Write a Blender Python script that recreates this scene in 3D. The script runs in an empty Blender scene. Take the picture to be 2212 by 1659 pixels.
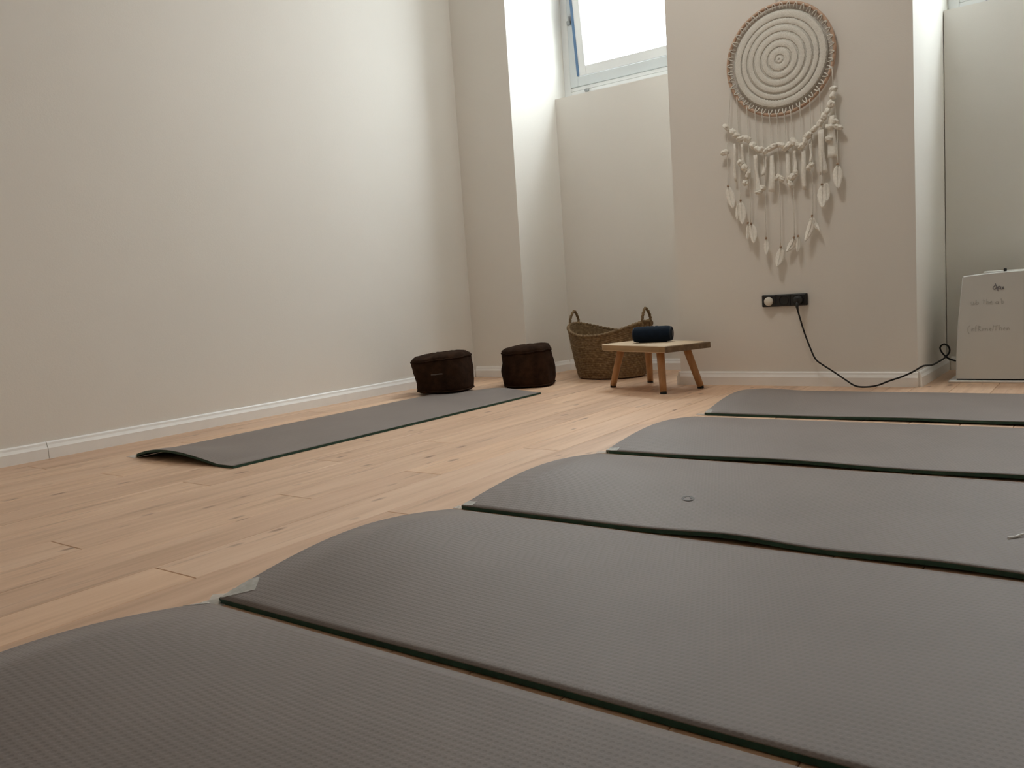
import bpy, bmesh, math, random
from mathutils import Vector, Matrix, noise

random.seed(7)
sc = bpy.context.scene
COL = sc.collection
PI = math.pi
V = Vector

# ------------------------------------------------------------------ camera
YAW, PITCH, ROLL, FPX = 0.636534, 0.107961, 0.066722, 1803.06
cd = bpy.data.cameras.new('camera')
cd.sensor_width = 36.0
cd.lens = FPX / 2212.0 * 36.0
cd.clip_start = 0.02
cam = bpy.data.objects.new('camera', cd)
COL.objects.link(cam)
_f = V((-math.sin(YAW) * math.cos(PITCH), math.cos(YAW) * math.cos(PITCH), -math.sin(PITCH)))
_r = V((math.cos(YAW), math.sin(YAW), 0))
_d = _f.cross(_r)
_r2 = math.cos(ROLL) * _r + math.sin(ROLL) * _d
_d2 = -math.sin(ROLL) * _r + math.cos(ROLL) * _d
_m = Matrix((_r2, -_d2, -_f)).transposed().to_4x4()
_m.translation = V((0, 0, 0.5))
cam.matrix_world = _m
sc.camera = cam

# ------------------------------------------------------------------ world, light, exposure
SKY = 33.0
w = bpy.data.worlds.new('world')
sc.world = w
w.use_nodes = True
bg = w.node_tree.nodes['Background']
_nt = w.node_tree
_tc = _nt.nodes.new('ShaderNodeTexCoord')
_sp = _nt.nodes.new('ShaderNodeSeparateXYZ')
_mr = _nt.nodes.new('ShaderNodeMapRange')      # overcast sky: three times as bright overhead as at the horizon
_mr.inputs[3].default_value = SKY / 3
_mr.inputs[4].default_value = SKY
_nt.links.new(_tc.outputs['Generated'], _sp.inputs[0])
_nt.links.new(_sp.outputs[2], _mr.inputs[0])
_nt.links.new(_mr.outputs[0], bg.inputs[1])
bg.inputs[0].default_value = (0.93, 0.965, 1.0, 1)
sc.view_settings.view_transform = 'Standard'
sc.view_settings.look = 'None'
sc.view_settings.gamma = 1.0
sc.view_settings.exposure = 0.0
sc.view_settings.use_curve_mapping = False
sc.cycles.use_denoising = True
sc.cycles.max_bounces = 16
sc.cycles.diffuse_bounces = 12
sc.cycles.glossy_bounces = 4
sc.cycles.transparent_max_bounces = 16
sc.cycles.caustics_reflective = False
sc.cycles.caustics_refractive = False
sc.cycles.sample_clamp_indirect = 8.0

# room dimensions (metres)
XL, XR = -3.26, 1.25
YR, CEIL = -4.2, 3.05
NICHE_Y, GLASS_Y, OUT_Y = 4.42, 4.56, 4.68
SILL, HEAD = 1.65, 2.9
NICHES = [(-2.80, -1.76), (-0.68, 0.38)]

for a, b in NICHES:      # sampling portals in the window openings (they give off no light)
    l = bpy.data.lights.new('window_portal', 'AREA')
    l.shape = 'RECTANGLE'
    l.size, l.size_y = b - a, HEAD - SILL
    l.cycles.is_portal = True
    o = bpy.data.objects.new('window_portal', l)
    o.location = ((a + b) / 2, OUT_Y + 0.02, (SILL + HEAD) / 2)
    o.rotation_euler = (-PI / 2, 0, 0)
    COL.objects.link(o)


# ------------------------------------------------------------------ materials
class NT:
    def __init__(s, name):
        s.m = bpy.data.materials.new(name)
        s.m.use_nodes = True
        s.t = s.m.node_tree
        s.p = s.t.nodes['Principled BSDF']

    def n(s, typ, ins=None, **kw):
        nd = s.t.nodes.new(typ)
        for k, v in kw.items():
            setattr(nd, k, v)
        for k, v in (ins or {}).items():
            if isinstance(v, bpy.types.NodeSocket):
                s.t.links.new(v, nd.inputs[k])
            else:
                nd.inputs[k].default_value = v
        return nd

    def math(s, op, a, b=None, c=None):
        ins = {0: a}
        if b is not None: ins[1] = b
        if c is not None: ins[2] = c
        return s.n('ShaderNodeMath', ins, operation=op).outputs[0]

    def ramp(s, fac, stops, interp='LINEAR'):
        nd = s.n('ShaderNodeValToRGB', {0: fac})
        cr = nd.color_ramp
        cr.interpolation = interp
        while len(cr.elements) < len(stops):
            cr.elements.new(0.5)
        for e, (p, c) in zip(cr.elements, stops):
            e.position = p
            e.color = (c[0], c[1], c[2], 1) if not isinstance(c, (int, float)) else (c, c, c, 1)
        return nd.outputs[0]

    def mix(s, fac, a, b, blend='MIX'):
        nd = s.n('ShaderNodeMix', data_type='RGBA', blend_type=blend)
        for i, v in ((0, fac), (6, a), (7, b)):
            if isinstance(v, bpy.types.NodeSocket):
                s.t.links.new(v, nd.inputs[i])
            else:
                nd.inputs[i].default_value = v if i == 0 else (v[0], v[1], v[2], 1)
        return nd.outputs[2]

    def coord(s, which='Object', scale=(1, 1, 1), offset=None):
        tc = s.n('ShaderNodeTexCoord').outputs[which]
        if offset is not None:
            tc = s.n('ShaderNodeVectorMath', {0: tc, 1: offset}, operation='ADD').outputs[0]
        return s.n('ShaderNodeMapping', {0: tc, 3: scale}).outputs[0]

    def set(s, color=None, rough=None, bump=None, bump_d=0.002, bump_s=1.0, spec=None, sheen=None, metal=None):
        P = s.p.inputs
        for key, v in (('Base Color', color), ('Roughness', rough), ('Specular IOR Level', spec), ('Sheen Weight', sheen), ('Metallic', metal)):
            if v is None: continue
            if isinstance(v, bpy.types.NodeSocket):
                s.t.links.new(v, P[key])
            else:
                P[key].default_value = (v[0], v[1], v[2], 1) if key == 'Base Color' else v
        if bump is not None:
            b = s.n('ShaderNodeBump', {'Height': bump, 'Distance': bump_d, 'Strength': bump_s})
            s.t.links.new(b.outputs[0], P['Normal'])
        return s.m


def noise_tex(t, vec, scale, detail=4, rough=0.55):
    return t.n('ShaderNodeTexNoise', {'Vector': vec, 'Scale': scale, 'Detail': detail, 'Roughness': rough}).outputs[0]


def plain(name, color, rough=0.5, var=0.06, scale=30, bump=0.0, spec=0.5, metal=0.0, sheen=0.0):
    t = NT(name)
    n = noise_tex(t, t.coord(), scale)
    lo = [c * (1 - var) for c in color]
    hi = [min(1, c * (1 + var)) for c in color]
    return t.set(t.ramp(n, [(0.3, lo), (0.7, hi)]), rough, n if bump else None, bump, 1.0, spec, sheen, metal)


def mk_wall():
    t = NT('cream_wall_paint')
    n = noise_tex(t, t.coord(), 1.3, 3)
    f = noise_tex(t, t.coord(), 160, 3)
    return t.set(t.ramp(n, [(0.3, (0.755, 0.732, 0.685)), (0.7, (0.78, 0.759, 0.715))]), 0.85, f, 0.0006, 0.5, 0.3)


def mk_floor():
    t = NT('knotty_oak_plank')
    oi = t.n('ShaderNodeObjectInfo')
    rnd = oi.outputs['Random']
    off = t.n('ShaderNodeCombineXYZ', {0: t.math('MULTIPLY', rnd, 31.7), 1: t.math('MULTIPLY', rnd, 57.3), 2: t.math('MULTIPLY', rnd, 13.1)}).outputs[0]
    g = noise_tex(t, t.coord('Object', (26, 1.6, 1), off), 1.0, 7, 0.62)
    g2 = noise_tex(t, t.coord('Object', (5, 0.7, 1), off), 1.0, 3)
    grain = t.ramp(g, [(0.28, (0.49, 0.322, 0.205)), (0.5, (0.665, 0.460, 0.315)), (0.72, (0.755, 0.550, 0.395))])
    tone = t.mix(t.math('MULTIPLY', g2, 0.45), grain, (0.68, 0.455, 0.325))
    tint = t.ramp(rnd, [(0.0, (0.90, 0.87, 0.85)), (0.5, (1, 1, 1)), (1.0, (1.06, 1.03, 0.98))])
    tone = t.mix(1.0, tone, tint, 'MULTIPLY')
    vo = t.n('ShaderNodeTexVoronoi', {'Vector': t.coord('Object', (15, 6.2, 1), off), 'Scale': 1.0})
    wob = noise_tex(t, t.coord('Object', (60, 24, 1), off), 1.0, 3)
    d = t.math('ADD', vo.outputs['Distance'], t.math('MULTIPLY', t.math('SUBTRACT', wob, 0.5), 0.16))
    d = t.math('ADD', d, t.math('MULTIPLY', t.n('ShaderNodeSeparateColor', {0: vo.outputs['Color']}).outputs[1], 0.06))
    knot = t.ramp(d, [(0.06, 1.0), (0.20, 0.0)])
    gate = t.math('GREATER_THAN', t.n('ShaderNodeSeparateColor', {0: vo.outputs['Color']}).outputs[0], 0.42)
    kf = t.math('MULTIPLY', t.math('MULTIPLY', knot, gate), 0.80)
    col = t.mix(kf, tone, (0.20, 0.105, 0.060))
    streak = noise_tex(t, t.coord('Object', (40, 2.2, 1), off), 1.0, 4)
    col = t.mix(t.ramp(streak, [(0.60, 0.0), (0.76, 0.55)]), col, (0.25, 0.145, 0.09))
    rg = t.ramp(g, [(0.2, 0.5), (0.8, 0.4)])
    return t.set(col, rg, g, 0.0006, 0.5, 0.42)


def mk_mat_top():
    t = NT('taupe_mat_foam')
    c = t.n('ShaderNodeTexCoord').outputs['Object']
    sp = t.n('ShaderNodeSeparateXYZ', {0: c})
    px, py = 0.0085, 0.0105
    v = t.math('DIVIDE', sp.outputs[1], py)
    row = t.math('FLOOR', v)
    u = t.math('ADD', t.math('DIVIDE', sp.outputs[0], px), t.math('MULTIPLY', row, 0.5))
    du = t.math('SUBTRACT', t.math('FRACT', u), 0.5)
    dv = t.math('SUBTRACT', t.math('FRACT', v), 0.5)
    r = t.math('SQRT', t.math('ADD', t.math('MULTIPLY', du, du), t.math('MULTIPLY', dv, dv)))
    dim = t.ramp(r, [(0.18, 0.0), (0.40, 1.0)])
    n = noise_tex(t, t.coord(), 4.0, 4)
    base = t.ramp(n, [(0.3, (0.160, 0.134, 0.121)), (0.7, (0.190, 0.160, 0.146))])
    oi = t.n('ShaderNodeObjectInfo')
    col = t.mix(dim, t.mix(0.16, base, (0.07, 0.058, 0.05)), base)
    t.p.inputs['Sheen Roughness'].default_value = 0.45
    t.p.inputs['Sheen Tint'].default_value = (1.0, 0.95, 0.94, 1)
    return t.set(col, 0.60, dim, 0.0006, 0.5, 0.38, 0.28)


def mk_basket():
    t = NT('seagrass_weave')
    n = noise_tex(t, t.coord(), 60, 4)
    n2 = noise_tex(t, t.coord(), 14, 3)
    col = t.ramp(n, [(0.25, (0.085, 0.052, 0.024)), (0.5, (0.19, 0.125, 0.062)), (0.78, (0.34, 0.24, 0.125))])
    col = t.mix(t.math('MULTIPLY', n2, 0.4), col, (0.19, 0.12, 0.06))
    return t.set(col, 0.75, n, 0.002, 0.8, 0.3)


def mk_stoolwood(name, a, b):
    t = NT(name)
    g = noise_tex(t, t.coord('Object', (3, 45, 45)), 1.0, 6)
    return t.set(t.ramp(g, [(0.3, a), (0.7, b)]), 0.5, g, 0.0006, 0.5)


def mk_legwood():
    t = NT('oiled_leg_wood')
    g = noise_tex(t, t.coord('Object', (60, 60, 5)), 1.0, 6)
    return t.set(t.ramp(g, [(0.3, (0.33, 0.165, 0.065)), (0.7, (0.47, 0.26, 0.115))]), 0.45, g, 0.0005, 0.5)


def mk_plush():
    t = NT('dark_brown_plush')
    n = noise_tex(t, t.coord(), 22, 5)
    f = noise_tex(t, t.coord(), 260, 2)
    return t.set(t.ramp(n, [(0.3, (0.018, 0.0090, 0.0052)), (0.7, (0.040, 0.0205, 0.0115))]), 0.95, f, 0.002, 0.7, 0.08, 0.0)


def mk_cotton(name, a, b, sc_=140, d=0.002):
    t = NT(name)
    n = noise_tex(t, t.coord(), sc_, 3)
    return t.set(t.ramp(n, [(0.3, a), (0.7, b)]), 0.9, n, d, 0.8, 0.2)


def mk_speaker():
    t = NT('navy_speaker_cloth')
    ch = t.n('ShaderNodeTexChecker', {'Vector': t.coord('Object', (1, 1, 1)), 'Scale': 500.0}).outputs[1]
    n = noise_tex(t, t.coord(), 40, 3)
    col = t.ramp(n, [(0.3, (0.003, 0.009, 0.019)), (0.7, (0.005, 0.013, 0.027))])
    return t.set(col, 0.85, ch, 0.0006, 0.5, 0.2)


def mk_tape():
    t = NT('clear_tape')
    n = noise_tex(t, t.coord(), 90, 2)
    t.p.inputs['Alpha'].default_value = 0.42
    return t.set(t.ramp(n, [(0.3, (0.66, 0.66, 0.62)), (0.7, (0.82, 0.82, 0.78))]), 0.25, n, 0.001, 0.4, 0.6)


def mk_glass():
    t = NT('window_glass')
    tr = t.n('ShaderNodeBsdfTransparent', {0: (0.95, 0.98, 0.98, 1)})
    gl = t.n('ShaderNodeBsdfGlossy', {'Roughness': 0.02})
    lw = t.n('ShaderNodeLayerWeight', {0: 0.5})
    fr = t.math('MULTIPLY_ADD', t.math('POWER', lw.outputs['Facing'], 5.0), 0.5, 0.03)
    mx = t.n('ShaderNodeMixShader', {0: fr, 1: tr.outputs[0], 2: gl.outputs[0]})
    t.t.links.new(mx.outputs[0], t.t.nodes['Material Output'].inputs[0])
    return t.m


M = dict(
    wall=mk_wall(), floor=mk_floor(), mat=mk_mat_top(), basket=mk_basket(), plush=mk_plush(),
    ceiling=plain('white_ceiling_paint', (0.80, 0.79, 0.76), 0.9, 0.02),
    sub=plain('dark_subfloor', (0.09, 0.06, 0.04), 0.9),
    board=plain('white_skirting_lacquer', (0.86, 0.86, 0.845), 0.4, 0.02, 12),
    green=plain('green_mat_rubber', (0.016, 0.062, 0.042), 0.7, 0.25, 60, 0.0006),
    pvc=plain('white_window_pvc', (0.78, 0.80, 0.80), 0.35, 0.02, 8),
    pvcgrey=plain('pale_grey_window_pvc', (0.62, 0.66, 0.67), 0.4, 0.02, 8),
    gasket=plain('blue_grey_gasket', (0.10, 0.19, 0.34), 0.6, 0.05),
    glass=mk_glass(),
    grey=plain('grey_metal', (0.30, 0.31, 0.31), 0.4, 0.05, 30, 0, 0.5, 0.6),
    top=mk_stoolwood('pale_stool_top_wood', (0.50, 0.37, 0.235), (0.64, 0.50, 0.34)),
    edge=mk_stoolwood('stool_dark_end', (0.10, 0.062, 0.032), (0.20, 0.13, 0.07)),
    shaded_side=mk_stoolwood('stool_shaded_side', (0.26, 0.165, 0.075), (0.38, 0.255, 0.125)),  # darker, warmer seat wood with the shade of the sides in its colour
    leg=mk_legwood(),
    black=plain('black_plastic', (0.014, 0.015, 0.015), 0.45, 0.15),
    rubber=plain('black_rubber', (0.010, 0.010, 0.010), 0.8, 0.1),
    cover=plain('ivory_cover', (0.72, 0.70, 0.62), 0.4, 0.03),
    spk=mk_speaker(),
    navy=plain('navy_rubber', (0.012, 0.018, 0.030), 0.6, 0.1),
    hoop=mk_stoolwood('hoop_wood', (0.40, 0.255, 0.17), (0.58, 0.41, 0.30)),
    cotton=mk_cotton('ivory_crochet_cotton', (0.68, 0.66, 0.60), (0.82, 0.81, 0.75), 300, 0.003),
    cotton2=mk_cotton('ivory_net_cotton', (0.64, 0.63, 0.57), (0.78, 0.77, 0.71), 420, 0.004),
    fluff=mk_cotton('ivory_feather_fluff', (0.78, 0.75, 0.67), (0.92, 0.90, 0.83), 90, 0.006),
    feather=mk_cotton('white_feather', (0.82, 0.80, 0.73), (0.93, 0.91, 0.85), 120, 0.001),
    bead=plain('brown_wood_bead', (0.36, 0.25, 0.17), 0.5),
    appl=plain('white_enamel_panel', (0.62, 0.63, 0.61), 0.38, 0.015, 6),
    applbase=plain('white_enamel_base', (0.74, 0.74, 0.72), 0.4, 0.02),
    ink=plain('dark_marker_ink', (0.20, 0.20, 0.22), 0.6, 0.1),
    fade=plain('faded_marker_ink', (0.48, 0.48, 0.46), 0.5, 0.06),
    tape=mk_tape(),
    stain=plain('dark_mat_print', (0.10, 0.086, 0.078), 0.6, 0.1, 200),
    thread=plain('white_tape_scrap', (0.80, 0.81, 0.80), 0.5, 0.04),
    tag=plain('pale_fabric_tag', (0.09, 0.075, 0.065), 0.8, 0.1),
)


# ------------------------------------------------------------------ helpers
def obj(name, bm, mat, parent=None, smooth=False):
    me = bpy.data.meshes.new(name)
    bmesh.ops.recalc_face_normals(bm, faces=bm.faces[:])
    bm.to_mesh(me)
    bm.free()
    me.materials.append(M[mat])
    if smooth:
        for p in me.polygons:
            p.use_smooth = True
    o = bpy.data.objects.new(name, me)
    COL.objects.link(o)
    if parent is not None:
        o.parent = parent
    return o


def thing(name, label, cat, loc=(0, 0, 0), rotz=0, group=None):
    o = bpy.data.objects.new(name, None)
    o.empty_display_size = 0.05
    COL.objects.link(o)
    o.location = loc
    o.rotation_euler = (0, 0, rotz)
    return tag(o, label, cat, group)


def tag(o, label, cat, group=None):
    o['label'] = label
    o['category'] = cat
    if group: o['group'] = group
    return o


def struct(o, label=None):
    o['kind'] = 'structure'
    if label: o['label'] = label
    return o


def box(bm, x0, x1, y0, y1, z0, z1, bev=0.0, seg=1):
    vs = [bm.verts.new((x, y, z)) for z in (z0, z1) for y in (y0, y1) for x in (x0, x1)]
    F = [(0, 2, 3, 1), (4, 5, 7, 6), (0, 1, 5, 4), (2, 6, 7, 3), (0, 4, 6, 2), (1, 3, 7, 5)]
    fs = [bm.faces.new([vs[i] for i in f]) for f in F]
    if bev > 0:
        es = list({e for f in fs for e in f.edges})
        bmesh.ops.bevel(bm, geom=es, offset=bev, segments=seg, affect='EDGES', profile=0.5)
    return vs


def B(*a, **k):
    bm = bmesh.new()
    box(bm, *a, **k)
    return bm


def prism(bm, pts, z0, z1):
    lo = [bm.verts.new((x, y, z0)) for x, y in pts]
    hi = [bm.verts.new((x, y, z1)) for x, y in pts]
    n = len(pts)
    bm.faces.new(lo[::-1])
    bm.faces.new(hi)
    for i in range(n):
        bm.faces.new((lo[i], lo[(i + 1) % n], hi[(i + 1) % n], hi[i]))


def catmull(pts, n=8, closed=False):
    P = [V(p) for p in pts]
    out = []
    m = len(P)
    rng = range(m) if closed else range(m - 1)
    for i in rng:
        if closed:
            a, b, c, d = P[i - 1], P[i], P[(i + 1) % m], P[(i + 2) % m]
        else:
            a = P[i - 1] if i > 0 else P[i] * 2 - P[i + 1]
            b, c = P[i], P[i + 1]
            d = P[i + 2] if i + 2 < m else P[i + 1] * 2 - P[i]
        for k in range(n):
            t = k / n
            out.append(0.5 * ((2 * b) + (c - a) * t + (2 * a - 5 * b + 4 * c - d) * t * t + (3 * b - a - 3 * c + d) * t ** 3))
    if not closed:
        out.append(P[-1])
    return out


def tube(bm, pts, rad, seg=8, closed=False, lump=None):
    """Sweep a round section along pts; rad is a number or f(t); lump(i, k) scales the radius."""
    n = len(pts)
    rings = []
    up = V((0.13, 0.21, 0.97)).normalized()
    prev = None
    for i, p in enumerate(pts):
        if closed:
            t = (pts[(i + 1) % n] - pts[i - 1]).normalized()
        else:
            t = (pts[min(i + 1, n - 1)] - pts[max(i - 1, 0)]).normalized()
        s = t.cross(up) if prev is None else prev - t * prev.dot(t)
        if s.length < 1e-5:
            s = t.cross(V((1, 0, 0)))
        s.normalize()
        prev = s
        u = t.cross(s)
        r = rad(i / max(1, n - 1)) if callable(rad) else rad
        rings.append([bm.verts.new(p + (s * math.cos(2 * PI * k / seg) + u * math.sin(2 * PI * k / seg)) * r * (lump(i, k) if lump else 1)) for k in range(seg)])
    for i in range(n if closed else n - 1):
        A, C = rings[i], rings[(i + 1) % n]
        for k in range(seg):
            bm.faces.new((A[k], A[(k + 1) % seg], C[(k + 1) % seg], C[k]))
    if not closed:
        bm.faces.new(rings[0][::-1])
        bm.faces.new(rings[-1])


def T(pts, rad, seg=8, closed=False, lump=None):
    bm = bmesh.new()
    tube(bm, [V(p) for p in pts], rad, seg, closed, lump)
    return bm


def lathe(bm, prof, seg=32, axis='Z', fn=None):
    """prof: list of (r, z). fn(theta, r, z) may return a moved (x, y, z)."""
    rings = []
    for r, z in prof:
        if r < 1e-6:
            v = V((0, 0, z)) if fn is None else V(fn(0, 0, z))
            rings.append([bm.verts.new(v)])
        else:
            ring = []
            for k in range(seg):
                th = 2 * PI * k / seg
                ring.append(bm.verts.new(fn(th, r, z) if fn else (r * math.cos(th), r * math.sin(th), z)))
            rings.append(ring)
    for A, C in zip(rings, rings[1:]):
        for k in range(seg):
            j = (k + 1) % seg
            if len(A) == 1 and len(C) > 1:
                bm.faces.new((A[0], C[k], C[j]))
            elif len(C) == 1 and len(A) > 1:
                bm.faces.new((A[k], C[0], A[j]))
            elif len(A) > 1:
                bm.faces.new((A[k], A[j], C[j], C[k]))
    if axis == 'Y':
        for v in bm.verts: v.co = V((v.co.x, v.co.z, v.co.y))
    if axis == 'X':
        for v in bm.verts: v.co = V((v.co.z, v.co.y, v.co.x))


def Lt(*a, **k):
    bm = bmesh.new()
    lathe(bm, *a, **k)
    return bm


def sstep(a, b, x):
    t = max(0.0, min(1.0, (x - a) / (b - a)))
    return t * t * (3 - 2 * t)


# ------------------------------------------------------------------ room shell
fl = struct(obj('floor', B(XL - 0.1, XR + 0.1, YR - 0.1, OUT_Y, -0.08, -0.010), 'sub'), 'pale oak plank floor with small dark knots')
PW, PL = 0.145, 1.285
plank_cache = {}


def plank_mesh(wd, ln):
    key = (round(wd, 4), round(ln, 4))
    if key not in plank_cache:
        bm = bmesh.new()
        g, c, h = 0.0005, 0.0016, 0.012
        x, y = wd / 2 - g, ln / 2 - g
        rings = []
        for dx, z in ((0, -h), (0, -c), (c, 0)):
            rings.append([bm.verts.new((sx * (x - dx), sy * (y - dx), z)) for sx, sy in ((-1, -1), (1, -1), (1, 1), (-1, 1))])
        for A, C in zip(rings, rings[1:]):
            for k in range(4):
                bm.faces.new((A[k], A[(k + 1) % 4], C[(k + 1) % 4], C[k]))
        bm.faces.new(rings[-1])
        me = bpy.data.meshes.new('plank')
        bm.to_mesh(me)
        bm.free()
        me.materials.append(M['floor'])
        plank_cache[key] = me
    return plank_cache[key]


n0 = math.floor((XL - (-1.571)) / PW)
x = -1.571 + n0 * PW
col = n0
while x < XR:
    xa, xb = max(x, XL), min(x + PW, XR)
    if xb - xa > 0.004:
        third = col % 3
        joint = 0.874 + {0: 0.0, 1: 0.47, 2: -0.36}[third] + (0.0 if third == 0 else 0.06 * math.sin(col * 2.3))
        yy = joint - PL * math.ceil((joint - YR) / PL)
        while yy < NICHE_Y:
            ya, yb = max(yy, YR), min(yy + PL, NICHE_Y)
            if yb - ya > 0.01:
                o = bpy.data.objects.new('plank', plank_mesh(xb - xa, yb - ya))
                o.location = ((xa + xb) / 2, (ya + yb) / 2, 0)
                o.parent = fl
                COL.objects.link(o)
            yy += PL
    x += PW
    col += 1

struct(obj('ceiling', B(XL - 0.1, XR + 0.1, YR - 0.1, OUT_Y, CEIL, CEIL + 0.1), 'ceiling'))
struct(obj('wall_left', B(XL - 0.12, XL, YR - 0.1, OUT_Y, -0.08, CEIL), 'wall'), 'plain cream painted wall beside the single mat')
struct(obj('wall_right', B(XR, XR + 0.12, YR - 0.1, OUT_Y, -0.08, CEIL), 'wall'))
struct(obj('wall_rear', B(XL, XR, YR - 0.12, YR, -0.08, CEIL), 'wall'))

wb = struct(obj('wall_back', B(XL, XR, NICHE_Y + 0.02, OUT_Y, HEAD, CEIL), 'wall'), 'cream wall of deep piers between high window niches')
PIERS = [
    [(XL, 4.03), (-2.855, 4.03), (-2.80, NICHE_Y), (-2.80, OUT_Y), (XL, OUT_Y)],
    [(-1.757, 3.78), (-0.692, 3.78), (-0.68, OUT_Y), (-1.76, OUT_Y)],
    [(0.382, 3.78), (XR, 3.78), (XR, OUT_Y), (0.38, OUT_Y)],
]
for pts in PIERS:
    bm = bmesh.new()
    prism(bm, pts, -0.08, HEAD + 0.001 if pts is PIERS[0] else CEIL)
    if pts is PIERS[0]:
        prism(bm, [(XL, 4.03), (-2.855, 4.03), (-2.80, 4.44), (XL, 4.44)], HEAD + 0.001, CEIL)
    obj('pier', bm, 'wall', wb)
for a, b in NICHES:
    obj('window_apron', B(a, b, NICHE_Y, OUT_Y, -0.08, SILL), 'wall', wb)


def skirting(path, name, parent=None, h=0.064, th=0.015):
    """Profiled skirting along one straight run; path (x0,y0)->(x1,y1), the room lies to its left."""
    (x0, y0), (x1, y1) = path
    d = V((x1 - x0, y1 - y0, 0))
    nrm = V((-d.y, d.x, 0)).normalized()
    prof = [(0, 0), (th, 0), (th, h * 0.62), (th - 0.002, h * 0.68), (th * 0.62, h * 0.80), (th * 0.5, h * 0.93), (th * 0.28, h), (0, h)]
    bm = bmesh.new()
    A = [bm.verts.new(V((x0, y0, 0)) + nrm * u + V((0, 0, z))) for u, z in prof]
    C = [bm.verts.new(V((x1, y1, 0)) + nrm * u + V((0, 0, z))) for u, z in prof]
    n = len(prof)
    for i in range(n):
        bm.faces.new((A[i], A[(i + 1) % n], C[(i + 1) % n], C[i]))
    bm.faces.new(A[::-1])
    bm.faces.new(C)
    return obj(name, bm, 'board', parent)


bl = struct(skirting(((XL, 4.013), (XL, 1.449)), 'baseboard_left'), 'white skirting board along the plain wall')
skirting(((XL, 1.4465), (XL, YR)), 'skirting_length', bl)
bb = struct(skirting(((-0.690, 3.78), (-1.757, 3.78)), 'baseboard_back'), 'white skirting along the pier under the wall hanging')
skirting(((-2.857, 4.03), (XL + 0.020, 4.03)), 'skirting_length', bb)
skirting(((-2.803, NICHE_Y - 0.016), (-2.853, 4.032)), 'skirting_length', bb)
skirting(((-1.762, NICHE_Y), (-2.797, NICHE_Y)), 'skirting_length', bb)
skirting(((-1.759, 3.768), (-1.76, NICHE_Y - 0.018)), 'skirting_length', bb)
skirting(((-0.682, NICHE_Y - 0.018), (-0.6912, 3.782)), 'skirting_length', bb)
skirting(((0.378, NICHE_Y), (-0.662, NICHE_Y)), 'skirting_length', bb)
skirting(((XR - 0.017, 3.78), (0.384, 3.78)), 'skirting_length', bb)
struct(skirting(((XR, YR), (XR, 3.765)), 'baseboard_right'))
struct(skirting(((XL + 0.016, YR), (XR - 0.016, YR)), 'baseboard_rear'))


def window(idx, a, b, tilt):
    """Outer casing, fixed frame and a bottom-hung sash that can tilt inward."""
    y0, y1 = GLASS_Y - 0.03, GLASS_Y + 0.05

    def frame(x0, x1, z0, z1, ya, yb, wd):
        bm = bmesh.new()
        for q in ((x0, x0 + wd, z0, z1), (x1 - wd, x1, z0, z1), (x0 + wd, x1 - wd, z0, z0 + wd), (x0 + wd, x1 - wd, z1 - wd, z1)):
            box(bm, q[0], q[1], ya, yb, q[2], q[3], 0.003)
        return bm

    z0, z1 = SILL + 0.001, HEAD
    win = struct(obj('window_%d' % idx, frame(a, b, z0, z1, y0 + 0.004, y1, 0.048), 'pvc'), 'high white framed window with its sash tilted inward' if idx == 1 else None)
    obj('lower_profile', B(a + 0.0485, b - 0.0485, y0 + 0.004, y1, z0 + 0.0485, z0 + 0.070, bev=0.002), 'pvc', win)
    a2, b2, z2, z3 = a + 0.0485, b - 0.0485, z0 + 0.0705, z1 - 0.0485
    obj('fixed_frame', frame(a2, b2, z2, z3, y0 - 0.004, y1 - 0.01, 0.056), 'pvcgrey', win)
    zb = z2 + 0.058
    hinge = V(((a + b) / 2, y0 - 0.002, zb))
    R = Matrix.Translation(hinge) @ Matrix.Rotation(math.radians(tilt), 4, 'X')
    W, H = (b2 - a2) / 2 - 0.060, z3 - 0.058 - zb - 0.004
    sw, st = 0.055, 0.045
    bm = frame(-W, W, 0, H, 0, st, sw)
    bm.transform(R)
    sash = obj('sash', bm, 'pvc', win)
    bm = B(-W + sw - 0.002, W - sw + 0.002, st / 2 - 0.003, st / 2 + 0.003, sw - 0.002, H - sw + 0.002)
    bm.transform(R)
    obj('pane', bm, 'glass', sash)
    for s in (-1, 1):
        bm = B(s * W - 0.008, s * W + 0.008, -0.003, st * 0.9, 0.004, H - 0.004)
        bm.transform(R)
        obj('gasket', bm, 'gasket', sash)
    bm = B(-0.05, 0.05, -0.012, 0.004, H - sw * 0.7, H - sw * 0.3, bev=0.003)
    bm.transform(R)
    obj('handle', bm, 'pvc', sash)
    for zz in (2.09, z1 - 0.25):
        bm = bmesh.new()
        box(bm, a2 + 0.004, a2 + 0.030, y0 - 0.016, y0 - 0.003, zz, zz + 0.024, 0.003)
        tube(bm, [V((a2 + 0.022, y0 - 0.012, zz + 0.022)), V((a2 + 0.022, y0 - 0.012, zz + 0.048))], 0.005, 8)
        obj('hinge', bm, 'grey', win)
    bm = B(a + 0.155, a + 0.180, y0 - 0.022, y0 - 0.003, z0 + 0.028, z0 + 0.044, bev=0.003)
    obj('latch', bm, 'grey', win)


window(1, *NICHES[0], 5.5)
window(2, *NICHES[1], 0.0)


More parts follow.
